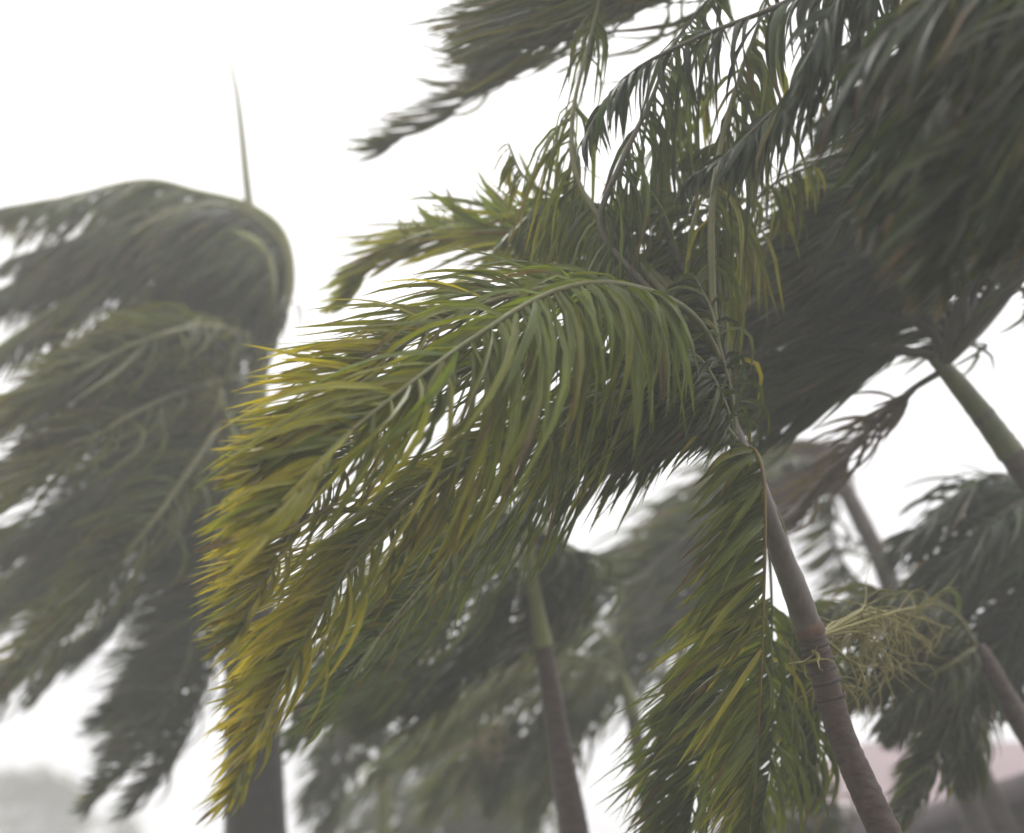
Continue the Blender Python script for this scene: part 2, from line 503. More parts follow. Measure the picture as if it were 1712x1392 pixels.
def pink_house():
    a = at(1232, 1340, 17); He = a[2]
    b0, b1 = a[0], a[0] + 15.0
    y0 = a[1]; dep = 4.6
    r = at(1640, 1240, 30); 
    v = (r - CAM) / (r - CAM)[1]
    Hr = CAM[2] + v[2] * (y0 + dep)
    lr = at(1450, 1252, 30); v2 = (lr - CAM) / (lr - CAM)[1]
    xr = v2[0] * (y0 + dep)
    root = add('house', None, label='house with pale pink hipped roof behind the palms, lower right', cat='house')
    root.location = (float(b0), float(y0), 0)
    m_roof = simple('roof_pale_pink', (0.17, 0.105, 0.12), (0.23, 0.15, 0.165), 1.2, 0.5, bump=0.1)
    m_wall = simple('wall_rose', (0.25, 0.18, 0.18), (0.32, 0.24, 0.24), 1.5, 0.8)
    m_trim = simple('trim_white', (0.55, 0.5, 0.5), (0.65, 0.6, 0.6), 2, 0.6)
    m_gl = simple('window_glass', (0.02, 0.025, 0.03), (0.04, 0.045, 0.05), 1, 0.1)
    y1 = y0 + 2 * dep; xr2 = b1 - (xr - b0)
    V = [(b0, y0, He), (b1, y0, He), (b1, y1, He), (b0, y1, He), (xr, y0 + dep, Hr), (xr2, y0 + dep, Hr)]
    me = bpy.data.meshes.new('roof'); me.from_pydata([tuple(map(float, q)) for q in V], [], [(0, 1, 5, 4), (1, 2, 5), (2, 3, 4, 5), (3, 0, 4), (3, 2, 1, 0)])
    me.materials.append(m_roof); add('roof', me, root)

    def box(name, x, y, z, mat, par=root):
        c = [(q[0], q[1], h) for h in z for q in ((x[0], y[0]), (x[1], y[0]), (x[1], y[1]), (x[0], y[1]))]
        Fb = [(0, 3, 2, 1), (4, 5, 6, 7), (0, 1, 5, 4), (1, 2, 6, 5), (2, 3, 7, 6), (3, 0, 4, 7)]
        return add(name, mesh_from(name, c, Fb, mat, smooth=False), par)
    box('wall', (b0 + 0.6, b1 - 0.6), (y0 + 0.6, y1 - 0.6), (0, He - 0.02), m_wall)
    box('gutter', (b0 - 0.08, b1 + 0.08), (y0 - 0.1, y0 - 0.004), (He - 0.16, He - 0.02), m_trim)
    for q in range(4):
        x = b0 + 1.8 + q * 3.4
        w_ = box('window', (x, x + 1.5), (y0 + 0.55, y0 + 0.597), (1.3, 2.7), m_trim)
        pn_ = box('pane', (x + 0.1, x + 1.4), (y0 + 0.53, y0 + 0.548), (1.4, 2.6), m_gl)
        pn_.parent = w_; pn_.matrix_parent_inverse = Matrix.Translation((-root.location))
        pn_.matrix_parent_inverse = Matrix.Identity(4)


pink_house()

# ------------------------------------------------------------------ PALM A: middle foreground, leaning trunk
A_tr = [(1353, 1052, 6.3), (1375, 1120, 6.28), (1407, 1230, 6.25), (1450, 1330, 6.22), (1482, 1400, 6.2), (1530, 1530, 6.15)]
pa = palm_root('palm_tree', base_of(A_tr), 'nearest palm, olive fronds with yellow tips streaming from its leaning ringed brown trunk')
trunk(pa, A_tr, [0.122, 0.120, 0.122, 0.134, 0.148, 0.16], M_bark_r, ring=0.0035, step=0.045)
trunk(pa, [(1215, 690, 6.3), (1238, 750, 6.3), (1268, 820, 6.3), (1292, 890, 6.3), (1325, 975, 6.3), (1352, 1050, 6.3)],
      [0.045, 0.075, 0.085, 0.09, 0.105, 0.112], M_shaft_g, name='crownshaft', ground=False)
ring_m = simple('scar_rust', (0.11, 0.055, 0.035), (0.18, 0.09, 0.055), 20, 0.6)
ring_k = simple('scar_dark', (0.035, 0.02, 0.018), (0.07, 0.045, 0.04), 20, 0.6)
for q, (f, hh, mm, ex) in enumerate([(0.02, 0.035, ring_m, 0.007), (0.22, 0.012, ring_k, 0.0025), (0.36, 0.012, ring_k, 0.0025), (0.50, 0.012, ring_k, 0.0025), (0.66, 0.012, ring_k, 0.0025), (0.86, 0.012, ring_k, 0.0025), (1.12, 0.012, ring_k, 0.0025), (1.45, 0.010, ring_k, 0.0025)]):
    a_, b_ = at(1353, 1052, 6.3), at(1378, 1130, 6.28)
    c_ = a_ + (b_ - a_) * f; d_ = unit(b_ - a_)
    rr_ = 0.0615 + 0.002 * f + ex
    V_, F_q = tube(np.array([c_ - d_ * hh, c_ - d_ * hh * 0.5, c_ + d_ * hh * 0.5, c_ + d_ * hh]), [rr_ - ex - 0.002, rr_, rr_, rr_ - ex - 0.002], 20)
    add('ring_scar', mesh_from('ring_scar', V_, F_q, mm), pa)
bud = [300, 60]
rest = []
yl = lambda a, b: (lambda t: np.clip(a + (b - a) * t ** 1.3, 0, 1))
kw = dict(singles=(bud, rest), leaf=M_near)
K = (1232, 740, 6.3)
# hero frond arching over the middle, leaflets hanging like a curtain then streaming left
frond(pa, [K, (1205, 610, 6.25), (1150, 520, 6.1), (1040, 476, 5.85), (930, 486, 5.7), (800, 560, 5.6), (650, 670, 5.55), (540, 765, 5.6), (440, 885, 5.65)],
      sweep=(0.02, -1, -0.1), sweep2=(-1, -0.5, 0.1), L=0.80, W=0.034, n=250, yellow=yl(0.06, 0.62), bend=0.97, fan=0.25, near_tip=0.7, seed=1, light=0.35, comb=0.75, bare=0.30, **kw)
# its upper twin: leaflets run left along the top edge
frond(pa, [K, (1190, 590, 6.4), (1080, 500, 6.3), (960, 478, 6.2), (840, 498, 6.1), (700, 560, 6.05), (590, 640, 6.0), (500, 720, 6.0), (420, 790, 6.0)],
      sweep=(-1, -0.28, 0.1), sweep2=(-1, -0.30, 0.1), L=0.53, W=0.021, n=319, yellow=yl(0.05, 0.7), bend=0.9, fan=0.5, spread=0.55, near_tip=0.9, seed=2, bare=0.25, **kw)
frond(pa, [K, (1150, 680, 6.1), (1010, 660, 5.95), (860, 735, 5.85), (730, 800, 5.8), (610, 910, 5.8), (510, 1070, 5.8), (430, 1230, 5.85), (390, 1330, 5.9)],
      sweep=(-0.75, -1, 0.1), sweep2=(-0.8, -0.9, 0.1), L=0.53, W=0.021, n=319, yellow=yl(0.15, 0.85), bend=0.85, fan=0.5, spread=0.55, near_tip=0.8, seed=3, bare=0.10, **kw)
bud[1] = 40
frond(pa, [K, (1120, 720, 6.5), (980, 700, 6.5), (820, 760, 6.45), (680, 860, 6.4), (560, 980, 6.35), (470, 1100, 6.3), (420, 1200, 6.3)],
      sweep=(-1, -0.7, 0.1), L=0.53, W=0.021, n=319, yellow=yl(0.05, 0.8), bend=0.85, fan=0.5, spread=0.55, near_tip=1.0, seed=4, bare=0.14, **kw)
frond(pa, [K, (1130, 640, 6.35), (980, 590, 6.35), (800, 610, 6.3), (650, 700, 6.25), (530, 830, 6.2), (450, 960, 6.2), (400, 1060, 6.2)],
      sweep=(-1, -0.55, 0.1), L=0.54, W=0.021, n=338, yellow=yl(0.1, 0.75), bend=0.85, fan=0.5, spread=0.55, near_tip=1.0, seed=5, bare=0.2, **kw)
# dark inner frond with leaflets dropping under the crown
frond(pa, [K, (1150, 730, 6.7), (1040, 740, 6.8), (900, 800, 6.8), (780, 900, 6.8), (680, 1010, 6.8), (600, 1110, 6.8), (540, 1200, 6.8)],
      sweep=(-0.55, -1, 0.1), sweep2=(-1, -0.7, 0.1), L=0.6, W=0.025, n=251, yellow=0.06, bend=0.85, fan=0.5, seed=6, bare=0.1, **kw)
frond(pa, [K, (1190, 700, 6.5), (1120, 650, 6.7), (1040, 660, 6.8), (960, 720, 6.9), (900, 800, 6.9)],
      sweep=(-0.6, -1, 0.2), L=0.5, W=0.028, n=210, yellow=0.05, bend=0.8, fan=0.4, seed=7, bare=0.1, **kw)
frond(pa, [K, (1210, 650, 6.4), (1160, 580, 6.5), (1090, 570, 6.6), (1020, 620, 6.6), (980, 700, 6.6)],
      sweep=(-0.7, -1, 0.2), L=0.5, W=0.028, n=210, yellow=0.05, bend=0.8, fan=0.3, seed=8, bare=0.1, **kw)
# hanging frond beside the trunk
frond(pa, [(1237, 752, 6.2), (1262, 752, 6.0), (1277, 800, 5.9), (1279, 900, 5.85), (1276, 1030, 5.85), (1270, 1180, 5.9), (1262, 1300, 5.95), (1250, 1420, 6.0)],
      sweep=(-0.85, -1, 0.1), sweep2=(-0.5, -1, 0.1), L=0.5, W=0.030, n=180, yellow=0.2, bend=0.75, fan=0.45, seed=9, comb=1.0, light=0.15, spread=0.6, bare=0.04, rach=M_rachis_o, r0=0.008, **kw)
frond(pa, [(1245, 775, 6.5), (1262, 850, 6.6), (1255, 980, 6.7), (1230, 1090, 6.7), (1200, 1190, 6.7), (1170, 1290, 6.7), (1150, 1390, 6.7)],
      sweep=(-0.75, -1, 0.1), L=0.6, W=0.025, n=251, yellow=0.08, bend=0.8, fan=0.5, seed=10, comb=0.8, light=0.2, bare=0.32, r0=0.010, **kw)
frond(pa, [(1245, 775, 6.6), (1280, 880, 6.8), (1290, 1000, 6.9), (1290, 1120, 6.9), (1290, 1250, 6.9), (1270, 1390, 6.9)],
      sweep=(-0.4, -1, 0.1), L=0.55, W=0.025, n=210, yellow=0.12, bend=0.8, fan=0.5, seed=11, comb=0.6, light=0.2, bare=0.40, r0=0.008, **kw)
frond(pa, [(1248, 780, 6.7), (1300, 860, 7.0), (1335, 980, 7.2), (1360, 1090, 7.2), (1370, 1200, 7.2), (1360, 1320, 7.2)],
      sweep=(-0.45, -1, 0.1), L=0.45, W=0.025, n=210, yellow=0.1, bend=0.8, fan=0.5, seed=12, comb=0.7, bare=0.5, r0=0.014, **kw)
# blown back fronds above: left streaming
frond(pa, [K, (1180, 560, 6.5), (1090, 450, 7.0), (980, 395, 7.5), (870, 380, 8.0), (770, 383, 8.2), (680, 400, 8.3), (620, 440, 8.4), (580, 500, 8.4)],
      sweep=(-1, -0.3, 0.2), L=0.75, W=0.036, n=240, yellow=0.3, light=0.45, bend=0.8, fan=0.6, seed=12, bare=0.22, **kw)
frond(pa, [K, (1170, 540, 6.5), (1080, 440, 7.0), (980, 400, 7.5), (880, 395, 7.8), (810, 405, 8.0), (740, 400, 8.2), (690, 395, 8.2)],
      sweep=(-0.5, 1, 0.2), sweep2=(-0.7, 0.8, 0.1), L=0.62, W=0.06, n=50, yellow=0.2, light=0.6, bend=0.85, fan=0.5, seed=13, bare=0.3, **kw)
# upright ones, torn and stringy
up_ = dict(fan=0.1, spread=0.9, comb=0.9, k0=0.5)
for q, (P, sw, L, W, n, y, g) in enumerate([
    ([K, (1200, 600, 6.3), (1190, 460, 6.4), (1192, 330, 6.5), (1215, 200, 6.6), (1250, 90, 6.7), (1290, -20, 6.8)], (0.03, -1, 0.1), 0.70, 0.024, 130, 0.16, 0.25),
    ([K, (1190, 580, 6.4), (1110, 490, 6.5), (1030, 400, 6.6), (965, 300, 6.7), (958, 190, 6.8), (985, 70, 6.9), (1015, -50, 7.0)], (-0.25, -1, 0.1), 0.60, 0.022, 140, 0.15, 0.25),
    ([K, (1175, 570, 6.3), (1080, 480, 6.3), (1005, 380, 6.4), (1035, 280, 6.4), (1085, 175, 6.5), (1130, 70, 6.5), (1200, -20, 6.5)], (-0.1, -1, 0.1), 0.60, 0.022, 140, 0.04, 0.2),
    ([K, (1205, 600, 6.5), (1170, 500, 6.7), (1120, 400, 6.9), (1100, 300, 7.0), (1130, 200, 7.1), (1190, 120, 7.2)], (-0.1, -1, 0.1), 0.6, 0.026, 130, 0.15, 0.25),
    ([K, (1160, 540, 6.6), (1060, 430, 6.8), (960, 350, 7.0), (880, 300, 7.1), (850, 240, 7.2)], (-0.2, -1, 0.1), 0.5, 0.026, 90, 0.4, 0.3),
    ([K, (1210, 580, 6.6), (1200, 480, 6.8), (1230, 380, 7.0), (1290, 310, 7.1), (1370, 270, 7.2)], (-0.15, -1, 0.1), 0.55, 0.026, 100, 0.25, 0.3),
]):
    frond(pa, P, sweep=sw, L=L, W=W, n=n, yellow=y, bend=1.05, gap=g, seed=14 + q * 100, bare=0.34, rach=(M_rachis if q in (0, 1, 4) else M_rachis_d), r0=0.024, **up_, **kw)
# short broken, dark fronds in the heart of the crown
for q, P in enumerate([
    [(1200, 560, 6.8), (1140, 450, 6.9), (1060, 380, 7.0), (980, 340, 7.0), (900, 350, 7.0), (840, 400, 7.0)],
    [(1200, 520, 6.8), (1190, 420, 6.9), (1150, 340, 7.0), (1090, 320, 7.0), (1030, 360, 7.0)],
    [(1210, 500, 6.8), (1215, 380, 6.9), (1240, 290, 7.0), (1210, 240, 7.0), (1150, 260, 7.0)],
    [(1190, 560, 7.0), (1110, 480, 7.1), (1020, 450, 7.2), (930, 400, 7.2), (870, 400, 7.2)],
    [(1200, 600, 6.8), (1200, 480, 6.8), (1150, 430, 6.9), (1080, 430, 7.0), (1020, 480, 7.0)],
]):
    frond(pa, P, sweep=(-0.5, -1, 0.1), L=0.32, W=0.028, n=120, yellow=0.1, bend=0.8, seed=700 + q, fan=0.5, spread=1.0, bare=0.2, gap=0.15, rach=M_rachis_d, **kw)
for q, (P, sw) in enumerate([
    ([(1225, 720, 6.1), (1205, 660, 6.0), (1170, 600, 5.95), (1120, 580, 5.95), (1060, 610, 5.95)], (-0.7, -1, 0)),
    ([(1228, 730, 6.5), (1215, 640, 6.6), (1200, 560, 6.7), (1150, 520, 6.8), (1090, 540, 6.8)], (-0.6, -1, 0)),
    ([(1230, 735, 6.1), (1190, 690, 6.0), (1140, 670, 5.95), (1080, 690, 5.95), (1020, 750, 5.95)], (-0.9, -0.8, 0)),
    ([(1228, 725, 6.2), (1222, 660, 6.2), (1205, 590, 6.2), (1190, 520, 6.3), (1160, 460, 6.4)], (-0.5, -1, 0)),
]):
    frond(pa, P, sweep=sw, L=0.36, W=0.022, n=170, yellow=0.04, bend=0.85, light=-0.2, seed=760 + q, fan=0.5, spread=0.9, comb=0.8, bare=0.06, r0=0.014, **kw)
flush_rest(pa, rest, M_near)


def flower(palm, root, tips, seed, n_twig=14, L=0.25, mat=None, r=0.006, main=None):
    rng = np.random.default_rng(seed)
    geo = []
    for tp in tips:
        a, b = at(*root), at(*tp)
        mid = (a + b) / 2 + rng.normal(0, 0.06, 3) + np.array([0, 0, 0.06])
        X, ln = spline([a, mid, b], 18)
        geo.append(tube(X, np.linspace(r * 2.0, r * 0.8, 18), 6))
        for k in range(n_twig):
            i = rng.integers(6, 18)
            p = X[i]; q = [p]
            d = unit(rng.normal(0, 1, 3) + np.array([0, 0, -0.4]))
            for s in range(7):
                d = unit(d + rng.normal(0, 0.32, 3) + np.array([-0.06, 0, -0.12]))
                q.append(q[-1] + d * L / 7)
            Y, _ = spline(np.array(q), 14)
            geo.append(tube(Y, np.linspace(r * 1.1, r * 0.25, 14), 5))
    V, Fq = join(geo)
    return add('flower_stalk', mesh_from('flower_stalk', V, Fq, mat or M_flower), palm)


flower(pa, (1372, 1062, 6.3), [(1450, 1063, 7.2), (1440, 1010, 7.4), (1490, 1035, 7.6), (1530, 1060, 7.6), (1470, 1110, 7.3), (1440, 1150, 7.3), (1560, 1010, 7.7), (1500, 1120, 7.4), (1590, 1050, 7.7)], 5, n_twig=18, L=0.27, r=0.0048)
flower(pa, (1345, 1075, 6.3), [(1312, 1072, 6.4), (1318, 1110, 6.3)], 6, n_twig=5, L=0.12)

# ------------------------------------------------------------------ PALM B: right, trunk leaning in, crown blown over to the left
B_tr = [(1640, 690, 8.0), (1700, 770, 8.0), (1760, 860, 7.9), (1830, 980, 7.8), (1930, 1200, 7.6)]
pb = palm_root('palm_tree', base_of(B_tr), 'palm with slanting green trunk at the right edge, dark crown blown back over it')
trunk(pb, B_tr, [0.13, 0.15, 0.16, 0.17, 0.19], M_bark, ring=0.004, step=0.09)
trunk(pb, [(1560, 598, 8.0), (1590, 628, 8.0), (1640, 690, 8.0), (1690, 758, 8.0)], [0.06, 0.10, 0.125, 0.14], M_shaft_b, name='crownshaft', ground=False)
KB = (1575, 612, 8.0)
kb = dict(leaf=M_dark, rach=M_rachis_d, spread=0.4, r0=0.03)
Bf = [
    ([KB, (1650, 530, 8.0), (1730, 430, 8.0), (1740, 300, 7.9), (1680, 190, 7.8), (1570, 180, 7.8), (1470, 260, 7.8), (1390, 370, 7.8), (1330, 470, 7.8)], 21),
    ([KB, (1640, 510, 8.2), (1690, 400, 8.3), (1660, 280, 8.3), (1570, 260, 8.3), (1470, 320, 8.3), (1380, 410, 8.3), (1300, 500, 8.3)], 22),
    ([KB, (1620, 520, 8.3), (1630, 430, 8.4), (1570, 370, 8.5), (1480, 360, 8.5), (1380, 400, 8.5), (1280, 480, 8.5), (1210, 580, 8.5)], 23),
    ([KB, (1590, 540, 8.3), (1560, 480, 8.4), (1480, 440, 8.5), (1390, 460, 8.6), (1300, 520, 8.6), (1230, 600, 8.6), (1190, 680, 8.6)], 24),
    ([KB, (1560, 560, 8.1), (1500, 530, 8.2), (1420, 540, 8.3), (1340, 580, 8.4), (1270, 640, 8.4), (1220, 720, 8.4)], 25),
    ([KB, (1660, 500, 7.8), (1780, 380, 7.7), (1800, 220, 7.6), (1720, 80, 7.5), (1620, 60, 7.5), (1530, 130, 7.5), (1460, 240, 7.5)], 26),
    ([KB, (1600, 520, 7.8), (1640, 420, 7.6), (1640, 300, 7.5), (1570, 240, 7.4), (1480, 280, 7.4), (1400, 370, 7.4), (1340, 470, 7.4)], 27),
    ([KB, (1540, 590, 8.0), (1460, 590, 8.0), (1390, 620, 8.1), (1310, 660, 8.1), (1250, 710, 8.1)], 28),
]
Bf += [
    ([KB, (1610, 560, 8.1), (1600, 470, 8.2), (1530, 420, 8.3), (1440, 420, 8.3), (1340, 460, 8.3), (1260, 540, 8.3), (1210, 640, 8.3)], 31),
    ([KB, (1650, 540, 8.5), (1700, 460, 8.6), (1700, 340, 8.7), (1620, 260, 8.7), (1500, 280, 8.7), (1400, 350, 8.7), (1320, 440, 8.7)], 32),
    ([KB, (1600, 570, 8.5), (1560, 520, 8.6), (1480, 490, 8.7), (1400, 510, 8.7), (1320, 560, 8.7), (1250, 640, 8.7)], 33),
]
for P, s in Bf:
    frond(pb, P, sweep=(-1, -0.62, 0.1), L=0.72, W=0.030, n=290, yellow=0.12, light=0.1, comb=0.85, bend=0.88, fan=0.5, seed=s, bare=0.22, **kb)
frond(pb, [(1572, 622, 8.0), (1520, 655, 8.1), (1460, 710, 8.2), (1410, 765, 8.3), (1370, 810, 8.4), (1330, 870, 8.4)],
      sweep=(-1, -0.55, 0.1), L=0.5, W=0.026, n=110, yellow=0.1, bend=0.75, fan=0.6, seed=29, bare=0.1, leaf=M_pink, rach=M_rachis_d, label='withered reddish frond')

# ------------------------------------------------------------------ PALM C0: near crown in the top right corner
T_tr = [(1990, 260, 5.3), (2040, 420, 5.3), (2110, 700, 5.2), (2180, 1000, 5.1)]
pt_ = palm_root('palm_tree', base_of(T_tr), 'palm whose near black-green crown fills the top right corner')
trunk(pt_, T_tr, [0.15, 0.17, 0.18, 0.2], M_bark, ring=0.004)
trunk(pt_, [(1930, 60, 5.3), (1960, 150, 5.3), (1992, 268, 5.3)], [0.08, 0.13, 0.16], M_shaft, name='crownshaft', ground=False)
KT = (1925, 50, 5.3)
bud_t = [300, 34]
rest_t = []
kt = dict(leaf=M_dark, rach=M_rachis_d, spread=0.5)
for P, s, y, sw, L in [
    ([KT, (1840, -80, 5.3), (1640, -120, 5.3), (1440, -60, 5.4), (1300, 10, 5.5), (1150, 70, 5.5), (1040, 135, 5.5), (965, 250, 5.6)], 41, 0.05, (0.05, -1, 0), 0.40),
    ([KT, (1840, -20, 5.2), (1680, -30, 5.2), (1520, 20, 5.2), (1420, 85, 5.3), (1300, 180, 5.4), (1220, 255, 5.4), (1150, 300, 5.4)], 42, 0.05, (-0.1, -1, 0), 0.40),
    ([KT, (1780, -160, 5.6), (1500, -160, 5.8), (1250, -90, 7.4), (1060, 22, 8.8), (930, 86, 9.4), (830, 140, 9.8), (740, 192, 10.0), (640, 246, 10.2)], 43, 0.3, (-1, 0.02, 0), 1.05),
    ([KT, (1760, -200, 5.9), (1450, -200, 6.6), (1150, -100, 7.5), (980, -20, 7.8), (860, 40, 9.5), (790, 90, 9.6)], 44, 0.25, (-1, -0.3, 0), 0.9),
    ([KT, (1780, -180, 5.8), (1450, -190, 6.4), (1200, -120, 7.0), (1050, -40, 7.4), (920, 40, 8.8), (820, 130, 9.4)], 54, 0.25, (-1, -0.2, 0), 0.9),
    ([KT, (1860, 0, 4.4), (1740, 30, 4.4), (1620, 120, 4.4), (1530, 240, 4.4), (1480, 360, 4.4)], 45, 0.05, (-0.5, -1, 0), 0.55),
    ([KT, (1880, -20, 4.4), (1720, -60, 4.4), (1560, 0, 4.4), (1450, 90, 4.4), (1380, 200, 4.4)], 46, 0.05, (-0.35, -1, 0), 0.5),
    ([KT, (1880, 20, 4.2), (1800, 60, 4.2), (1700, 180, 4.2), (1620, 320, 4.2), (1580, 450, 4.2)], 47, 0.12, (-0.7, -1, 0), 0.6),
    ([KT, (1850, -60, 5.0), (1700, -20, 5.0), (1600, 80, 5.0), (1560, 200, 5.0), (1530, 330, 5.0)], 48, 0.05, (-0.6, -1, 0), 0.6),
    ([KT, (1900, 60, 4.4), (1820, 160, 4.4), (1740, 280, 4.4), (1690, 400, 4.4)], 49, 0.2, (-0.8, -1, 0), 0.55),
    ([KT, (1820, -140, 5.2), (1650, -160, 5.2), (1500, -90, 5.2), (1400, 0, 5.2), (1340, 120, 5.2)], 50, 0.05, (-0.2, -1, 0), 0.45),
]:
    frond(pt_, P, sweep=sw, L=L, W=0.038 if s in (43, 44, 54) else 0.026 if s < 45 else 0.032, n=300 if s in (43, 44, 54) else 150 if s < 45 else 230, yellow=y, bend=0.95, fan=0.5, seed=s, gap=0.15 if s < 45 else 0.0, bare=0.2 if s < 45 else 0.1, singles=(bud_t, rest_t), **kt)
flush_rest(pt_, rest_t, M_dark)

# ------------------------------------------------------------------ PALM C: thick trunk at the left
C_tr = [(418, 760, 12.0), (420, 900, 12.0), (423, 1100, 12.0), (424, 1200, 12.0), (427, 1392, 12.0), (430, 1550, 12.0)]
pc = palm_root('palm_tree', base_of(C_tr), 'palm with thick dark upright trunk and domed grey-green crown with a bare spear on top')
trunk(pc, C_tr, [0.26, 0.36, 0.45, 0.47, 0.53, 0.55], M_bark_d, ring=0.006, step=0.2)
trunk(pc, [(430, 585, 12.0), (428, 640, 12.0), (422, 700, 12.0), (418, 765, 12.0)], [0.14, 0.2, 0.25, 0.27], M_shaft, name='crownshaft', ground=False)
KC = (430, 600, 12.0)
kc = dict(leaf=M_left)
Cf = [
    ([KC, (462, 545, 12), (484, 470, 12), (470, 390, 12), (415, 345, 12), (330, 322, 12), (240, 303, 12), (110, 330, 12), (0, 348, 12)], (-0.75, -1, 0), 0.95, 0.1),
    ([KC, (450, 530, 12.2), (470, 450, 12.3), (455, 385, 12.4), (390, 360, 12.5), (300, 370, 12.5), (200, 400, 12.5), (90, 450, 12.5), (-20, 500, 12.5)], (-0.7, -1, 0), 0.95, 0.08),
    ([KC, (440, 540, 11.8), (452, 470, 11.6), (430, 410, 11.5), (360, 390, 11.5), (260, 420, 11.5), (150, 480, 11.5), (40, 550, 11.5), (-60, 620, 11.5)], (-0.8, -1, 0), 0.9, 0.08),
    ([KC, (430, 530, 12.2), (430, 460, 12.4), (390, 430, 12.5), (300, 460, 12.6), (200, 520, 12.6), (100, 590, 12.6), (0, 670, 12.6)], (-0.8, -1, 0), 0.9, 0.08),
    ([KC, (405, 560, 11.8), (350, 545, 11.6), (270, 560, 11.5), (170, 600, 11.4), (60, 660, 11.4), (-50, 740, 11.4)], (-1, -0.5, 0), 0.75, 0.25),
    ([KC, (380, 600, 11.9), (300, 602, 11.8), (200, 620, 11.7), (90, 660, 11.6), (-30, 710, 11.6)], (-1, -0.4, 0), 0.7, 0.3),
    ([(430, 625, 12), (370, 635, 11.7), (290, 660, 11.5), (190, 710, 11.3), (80, 790, 11.2), (-30, 880, 11.2)], (-1, -0.45, 0), 0.75, 0.28),
    ([(430, 640, 12), (370, 665, 12.2), (300, 720, 12.3), (210, 800, 12.4), (110, 910, 12.4), (0, 1010, 12.4)], (-1, -0.55, 0), 0.8, 0.15),
    ([(425, 650, 12), (375, 700, 11.6), (320, 780, 11.4), (250, 880, 11.3), (150, 990, 11.3), (50, 1090, 11.3), (-30, 1190, 11.3)], (-0.9, -0.8, 0), 0.7, 0.22),
    ([(425, 650, 12), (385, 720, 12.3), (340, 820, 12.5), (290, 920, 12.5), (220, 1010, 12.5), (130, 1080, 12.5), (60, 1170, 12.5)], (-0.9, -0.75, 0), 0.7, 0.08),
    ([(425, 655, 12), (390, 780, 11.4), (365, 900, 11.3), (335, 1020, 11.2), (300, 1140, 11.2), (235, 1260, 11.2), (150, 1345, 11.2)], (-1, -0.25, 0), 0.55, 0.04),
    ([(425, 655, 12), (395, 800, 11.5), (385, 930, 11.4), (370, 1050, 11.4), (340, 1160, 11.4), (290, 1260, 11.4), (220, 1350, 11.4)], (-1, -0.35, 0), 0.6, 0.03),
    ([KC, (450, 560, 11.9), (478, 470, 11.8), (462, 400, 11.7), (400, 350, 11.7), (310, 345, 11.7), (210, 370, 11.7), (120, 400, 11.7), (20, 430, 11.7)], (-0.7, -1, 0), 1.0, 0.08),
    ([KC, (430, 560, 12.5), (420, 500, 12.7), (370, 470, 12.8), (290, 510, 12.8), (190, 570, 12.8), (90, 640, 12.8), (-20, 720, 12.8)], (-0.8, -1, 0), 0.9, 0.08),
    ([(425, 660, 12), (400, 800, 12.5), (380, 900, 12.6), (350, 990, 12.6), (310, 1080, 12.6), (240, 1180, 12.6), (190, 1260, 12.6)], (-1, -0.35, 0), 0.75, 0.03),
    ([(425, 650, 12), (380, 690, 12.4), (310, 760, 12.5), (220, 830, 12.6), (120, 900, 12.6), (20, 960, 12.6), (-50, 1010, 12.6)], (-0.9, -0.8, 0), 0.8, 0.05),
    ([(425, 650, 12), (370, 640, 12.4), (290, 640, 12.5), (190, 670, 12.6), (90, 720, 12.6), (0, 790, 12.6)], (-0.9, -0.8, 0), 0.8, 0.05),
    ([(425, 655, 12), (360, 680, 11.8), (270, 730, 11.6), (170, 800, 11.5), (60, 880, 11.5), (-40, 960, 11.5)], (-0.9, -0.7, 0), 0.8, 0.12),
    ([(425, 655, 12), (350, 740, 12.2), (260, 820, 12.3), (170, 900, 12.4), (70, 980, 12.4), (-20, 1060, 12.4)], (-0.9, -0.7, 0), 0.8, 0.1),
    ([KC, (452, 545, 12.1), (472, 455, 12.2), (435, 385, 12.2), (340, 360, 12.2), (220, 385, 12.2), (110, 430, 12.2), (10, 480, 12.2), (-70, 530, 12.2)], (-0.75, -1, 0), 1.0, 0.08),
    ([(425, 660, 12), (390, 800, 11.9), (370, 930, 11.9), (330, 1060, 11.9), (260, 1150, 11.9), (160, 1215, 11.9)], (-1, -0.25, 0), 0.7, 0.03),
    ([(425, 655, 12), (360, 720, 11.8), (280, 830, 11.6), (190, 950, 11.5), (90, 1070, 11.5), (-20, 1190, 11.5), (-60, 1230, 11.5)], (-0.9, -0.6, 0), 0.85, 0.1),
]
Cf = [(([(a, b, c - 1.6 * min(1, k / 3)) for k, (a, b, c) in enumerate(P)] if q in (4, 5, 6, 8) else P), sw, L, y) for q, (P, sw, L, y) in enumerate(Cf)]
for i, (P, sw, L, y) in enumerate(Cf):
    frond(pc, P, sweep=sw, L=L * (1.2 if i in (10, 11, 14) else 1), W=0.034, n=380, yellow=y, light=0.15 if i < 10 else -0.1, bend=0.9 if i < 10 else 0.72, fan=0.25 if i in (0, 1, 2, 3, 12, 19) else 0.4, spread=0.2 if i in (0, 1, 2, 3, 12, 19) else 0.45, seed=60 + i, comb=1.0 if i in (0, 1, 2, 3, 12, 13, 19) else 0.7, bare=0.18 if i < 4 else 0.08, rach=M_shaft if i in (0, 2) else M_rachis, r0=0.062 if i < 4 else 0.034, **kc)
spear(pc, [(418, 350, 12), (412, 300, 12), (404, 220, 12.0), (395, 150, 12), (385, 108, 12), (372, 92, 12)], 0.03, M_pale)
spear(pc, [(400, 760, 11.0), (380, 700, 11), (366, 655, 11), (358, 625, 11)], 0.035, M_shaft)

